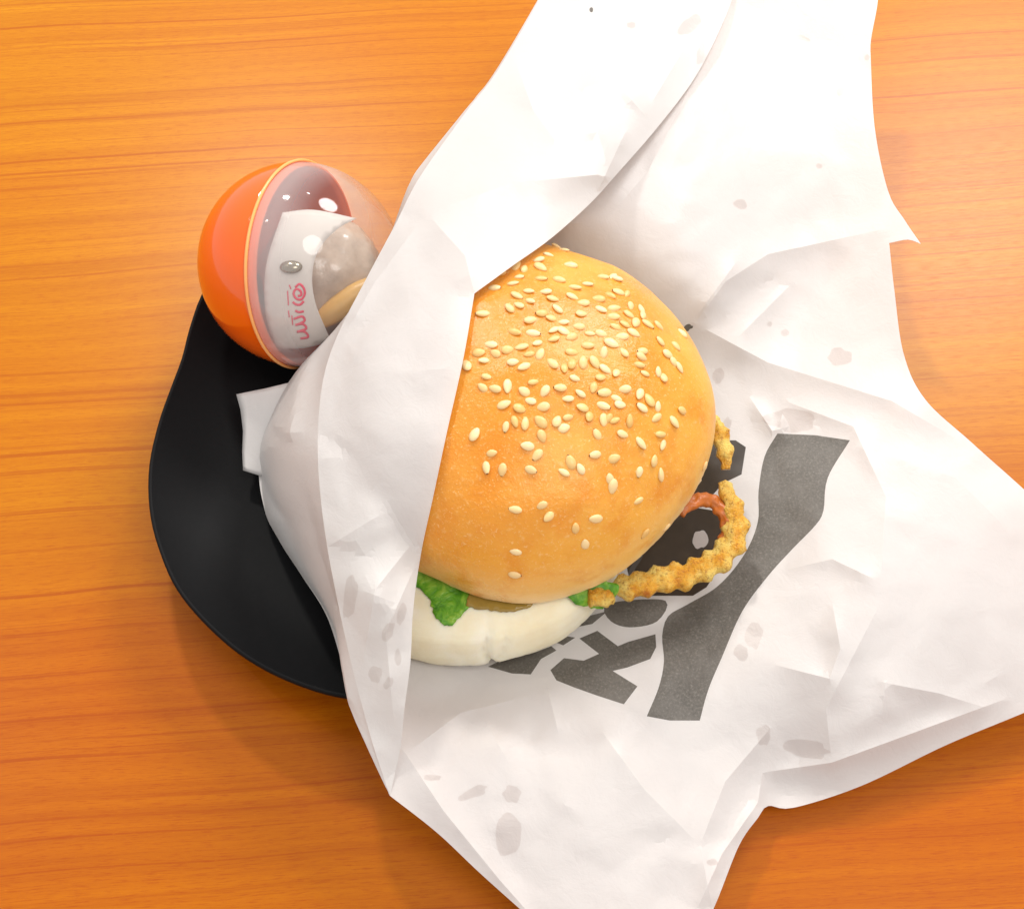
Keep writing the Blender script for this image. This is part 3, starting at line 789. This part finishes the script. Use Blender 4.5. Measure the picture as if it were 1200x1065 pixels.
# ------------------------------------------------------------ toy capsule
def build_capsule():
    C = at(353, 311, 4.35)
    v = (CAM - C).normalized(); rt = (RGT - v * RGT.dot(v)).normalized(); up = v.cross(rt)
    Rc = 119 / FPX * (C - CAM).dot(FWD) * .995
    h = PLATE.find_nearest(C); print('capsule R', Rc, 'dist plate', h[3], 'z', C.z)
    b = R(-4.4)
    ax = (rt * math.cos(b) + up * math.sin(b)) * math.cos(R(30)) + v * math.sin(R(30))
    ax.normalize(); e1 = ax.cross(Vector((0, 0, 1))).normalized(); e2 = ax.cross(e1)
    cap = empty("toy_capsule", C - Vector((0, 0, Rc)))
    tag(cap, "round toy capsule, half orange and half clear, leaning on the plate rim", "toy capsule")
    def shell(profile, n=96):
        V, F = [], []
        for (r, x) in profile:
            for j in range(n):
                a = 2 * math.pi * j / n; V.append(C + ax * x + (e1 * math.cos(a) + e2 * math.sin(a)) * r)
        m = len(profile)
        for k in range(m - 1):
            for j in range(n): F.append((k * n + j, k * n + (j + 1) % n, (k + 1) * n + (j + 1) % n, (k + 1) * n + j))
        return V, F
    arc = lambda r, a0, a1, k: [(r * math.sin(R(a)), -r * math.cos(R(a))) for a in np.linspace(a0, a1, k)]
    outer = arc(Rc, .5, 90, 36); innr = arc(Rc - .13, 90, .5, 30)
    V, F = shell(outer + [(Rc - .04, .0), (Rc - .05, .30), (Rc - .13, .30)] + innr)
    mk("orange_half", V, F, ORANGE, cap, C)
    V, F = shell([(Rc + .045 + .05 * math.cos(R(a)), .05 * math.sin(R(a)) + .02) for a in range(0, 361, 30)])
    mk("seam_rim", V, F, RIMPL, cap, C)
    prof = [(Rc * math.sin(R(a)), Rc * math.cos(R(a))) for a in np.linspace(89, .5, 40)]
    V, F = shell(prof)
    o = mk("clear_half", V, F, CLEAR, cap, C)
    fr = []
    for p in V:
        t = (p - C).dot(ax) / Rc
        fr.append(.42 - .32 * min(1, max(0, (t - .20) / .30)) - .04 * t)
    a = o.data.attributes.new('frost', 'FLOAT', 'POINT'); a.data.foreach_set('value', fr)
    # leaflet curled against the inside of the clear half
    def on_sphere(u, w, r):
        d = ray(u, w); oc = CAM - C; bb = oc.dot(d); cc = oc.dot(oc) - r * r; disc = bb * bb - cc
        return CAM + d * (-bb - math.sqrt(max(0, disc)))
    ri = Rc * .93
    lo = spline([(331, 249, 0), (368, 246, 0), (418, 256, 0)], 6)[:-1] + spline([(418, 256, 0), (396, 268, 0), (374, 292, 0), (366, 322, 0), (370, 356, 0), (388, 400, 0)], 6)[:-1]
    lo += spline([(388, 400, 0), (356, 408, 0), (322, 408, 0)], 6)[:-1] + spline([(322, 408, 0), (311, 365, 0), (312, 310, 0), (331, 249, 0)], 6)[:-1]
    Vp, Fp, M = patch(lo, [], (), 7)
    V = [on_sphere(*px(p), ri) for p in Vp]
    lf = mk("leaflet", V, Fp, LEAFLET, None, C); solid(lf, .02, -1)
    tag(lf, "small white leaflet with pink lettering curled inside the clear capsule half", "leaflet")
    strokes = [  # sideways lettering
        [(346, 337), (351, 333), (356, 338), (357, 345), (353, 351), (347, 350), (344, 344), (347, 339), (352, 341), (353, 346), (349, 347)],
        [(343, 354), (347, 357), (352, 357), (356, 353)], [(337, 341), (338, 358)], [(339, 334), (341, 339)],
        [(346, 364), (350, 366), (356, 365)], [(342, 370), (343, 381)],
        [(344, 374), (354, 371), (357, 376), (350, 380), (346, 381), (355, 380), (359, 385), (352, 388), (348, 389), (357, 389), (361, 395), (352, 397)],
        [(338, 364), (339, 372)]]
    Vt, Ft = [], []
    for st in strokes:
        sp = spline([(a, b_, 0) for a, b_ in st], 1.5); wd = 1.35
        if len(st) == 2: wd = .7
        b0 = len(Vt)
        for i, p in enumerate(sp):
            d = (sp[min(i + 1, len(sp) - 1)] - sp[max(0, i - 1)]).normalized(); s_ = Vector((-d.y, d.x, 0)) * wd
            for q in (p + s_, p - s_): Vt.append(on_sphere(q.x, q.y, ri + .012))
        for i in range(len(sp) - 1): Ft.append((b0 + 2 * i, b0 + 2 * i + 1, b0 + 2 * i + 3, b0 + 2 * i + 2))
    t = mk("printed_text", Vt, Ft, PINK, lf, C); solid(t, .004)
    # toy inside: tan body with silver knob
    def ell(c, a, n=24):
        bm = bmesh.new(); bmesh.ops.create_uvsphere(bm, u_segments=n, v_segments=n // 2, radius=1)
        V = [c + Vector((p.co.x * a[0], p.co.y * a[1], p.co.z * a[2])) for p in bm.verts]; bm.verts.index_update()
        F = [tuple(q.index for q in f.verts) for f in bm.faces]; bm.free(); return V, F
    toy = empty("capsule_toy", C)
    tag(toy, "small tan toy with a silver knob in a grey plastic bag inside the capsule", "toy")
    c0 = C + rt * Rc * .20 - up * Rc * .10 - v * Rc * .16
    V, F = ell(Vector((0, 0, 0)), (1, 1, 1), 48)
    V = [c0 + p * Rc * (.60 + .09 * abs(noise.noise(p * 1.8)) - .03 * abs(noise.noise(p * 3.5 + Vector((3, 1, 2))))) for p in V]
    mk("crinkled_bag", V, F, m_simple("grey_plastic_bag", (.50, .40, .32), rough=.18, vary=.25, bump=.2, bd=.12), toy, c0)
    c1 = C + rt * Rc * .42 - up * Rc * .36 + v * Rc * .36
    V, F = ell(Vector((0, 0, 0)), (Rc * .13, Rc * .13, Rc * .40))
    q = (rt * .8 + up * .55).to_track_quat('Z', 'Y')
    V = [c1 + q @ p for p in V]; mk("body", V, F, TOY, toy, c1)
    c2 = on_sphere(341, 313, ri - .0)
    V, F = ell(c2, (.34, .22, .16)); mk("knob", V, F, METAL, toy, c2)
build_capsule()

def report():
    print('bun extents', [tuple(round(k) for k in px(Vector((BC.x + BR * math.cos(a), BC.y + BR * math.sin(a), BZ)))) for a in (0, R(90), R(180), R(270))])
    dg = bpy.context.evaluated_depsgraph_get(); bpy.context.view_layer.update()
    M = top_bun.matrix_world
    P = [px((M @ v.co) / S) for v in top_bun.data.vertices]
    print('bun silhouette u', min(p[0] for p in P), max(p[0] for p in P), 'v', min(p[1] for p in P), max(p[1] for p in P))
report()
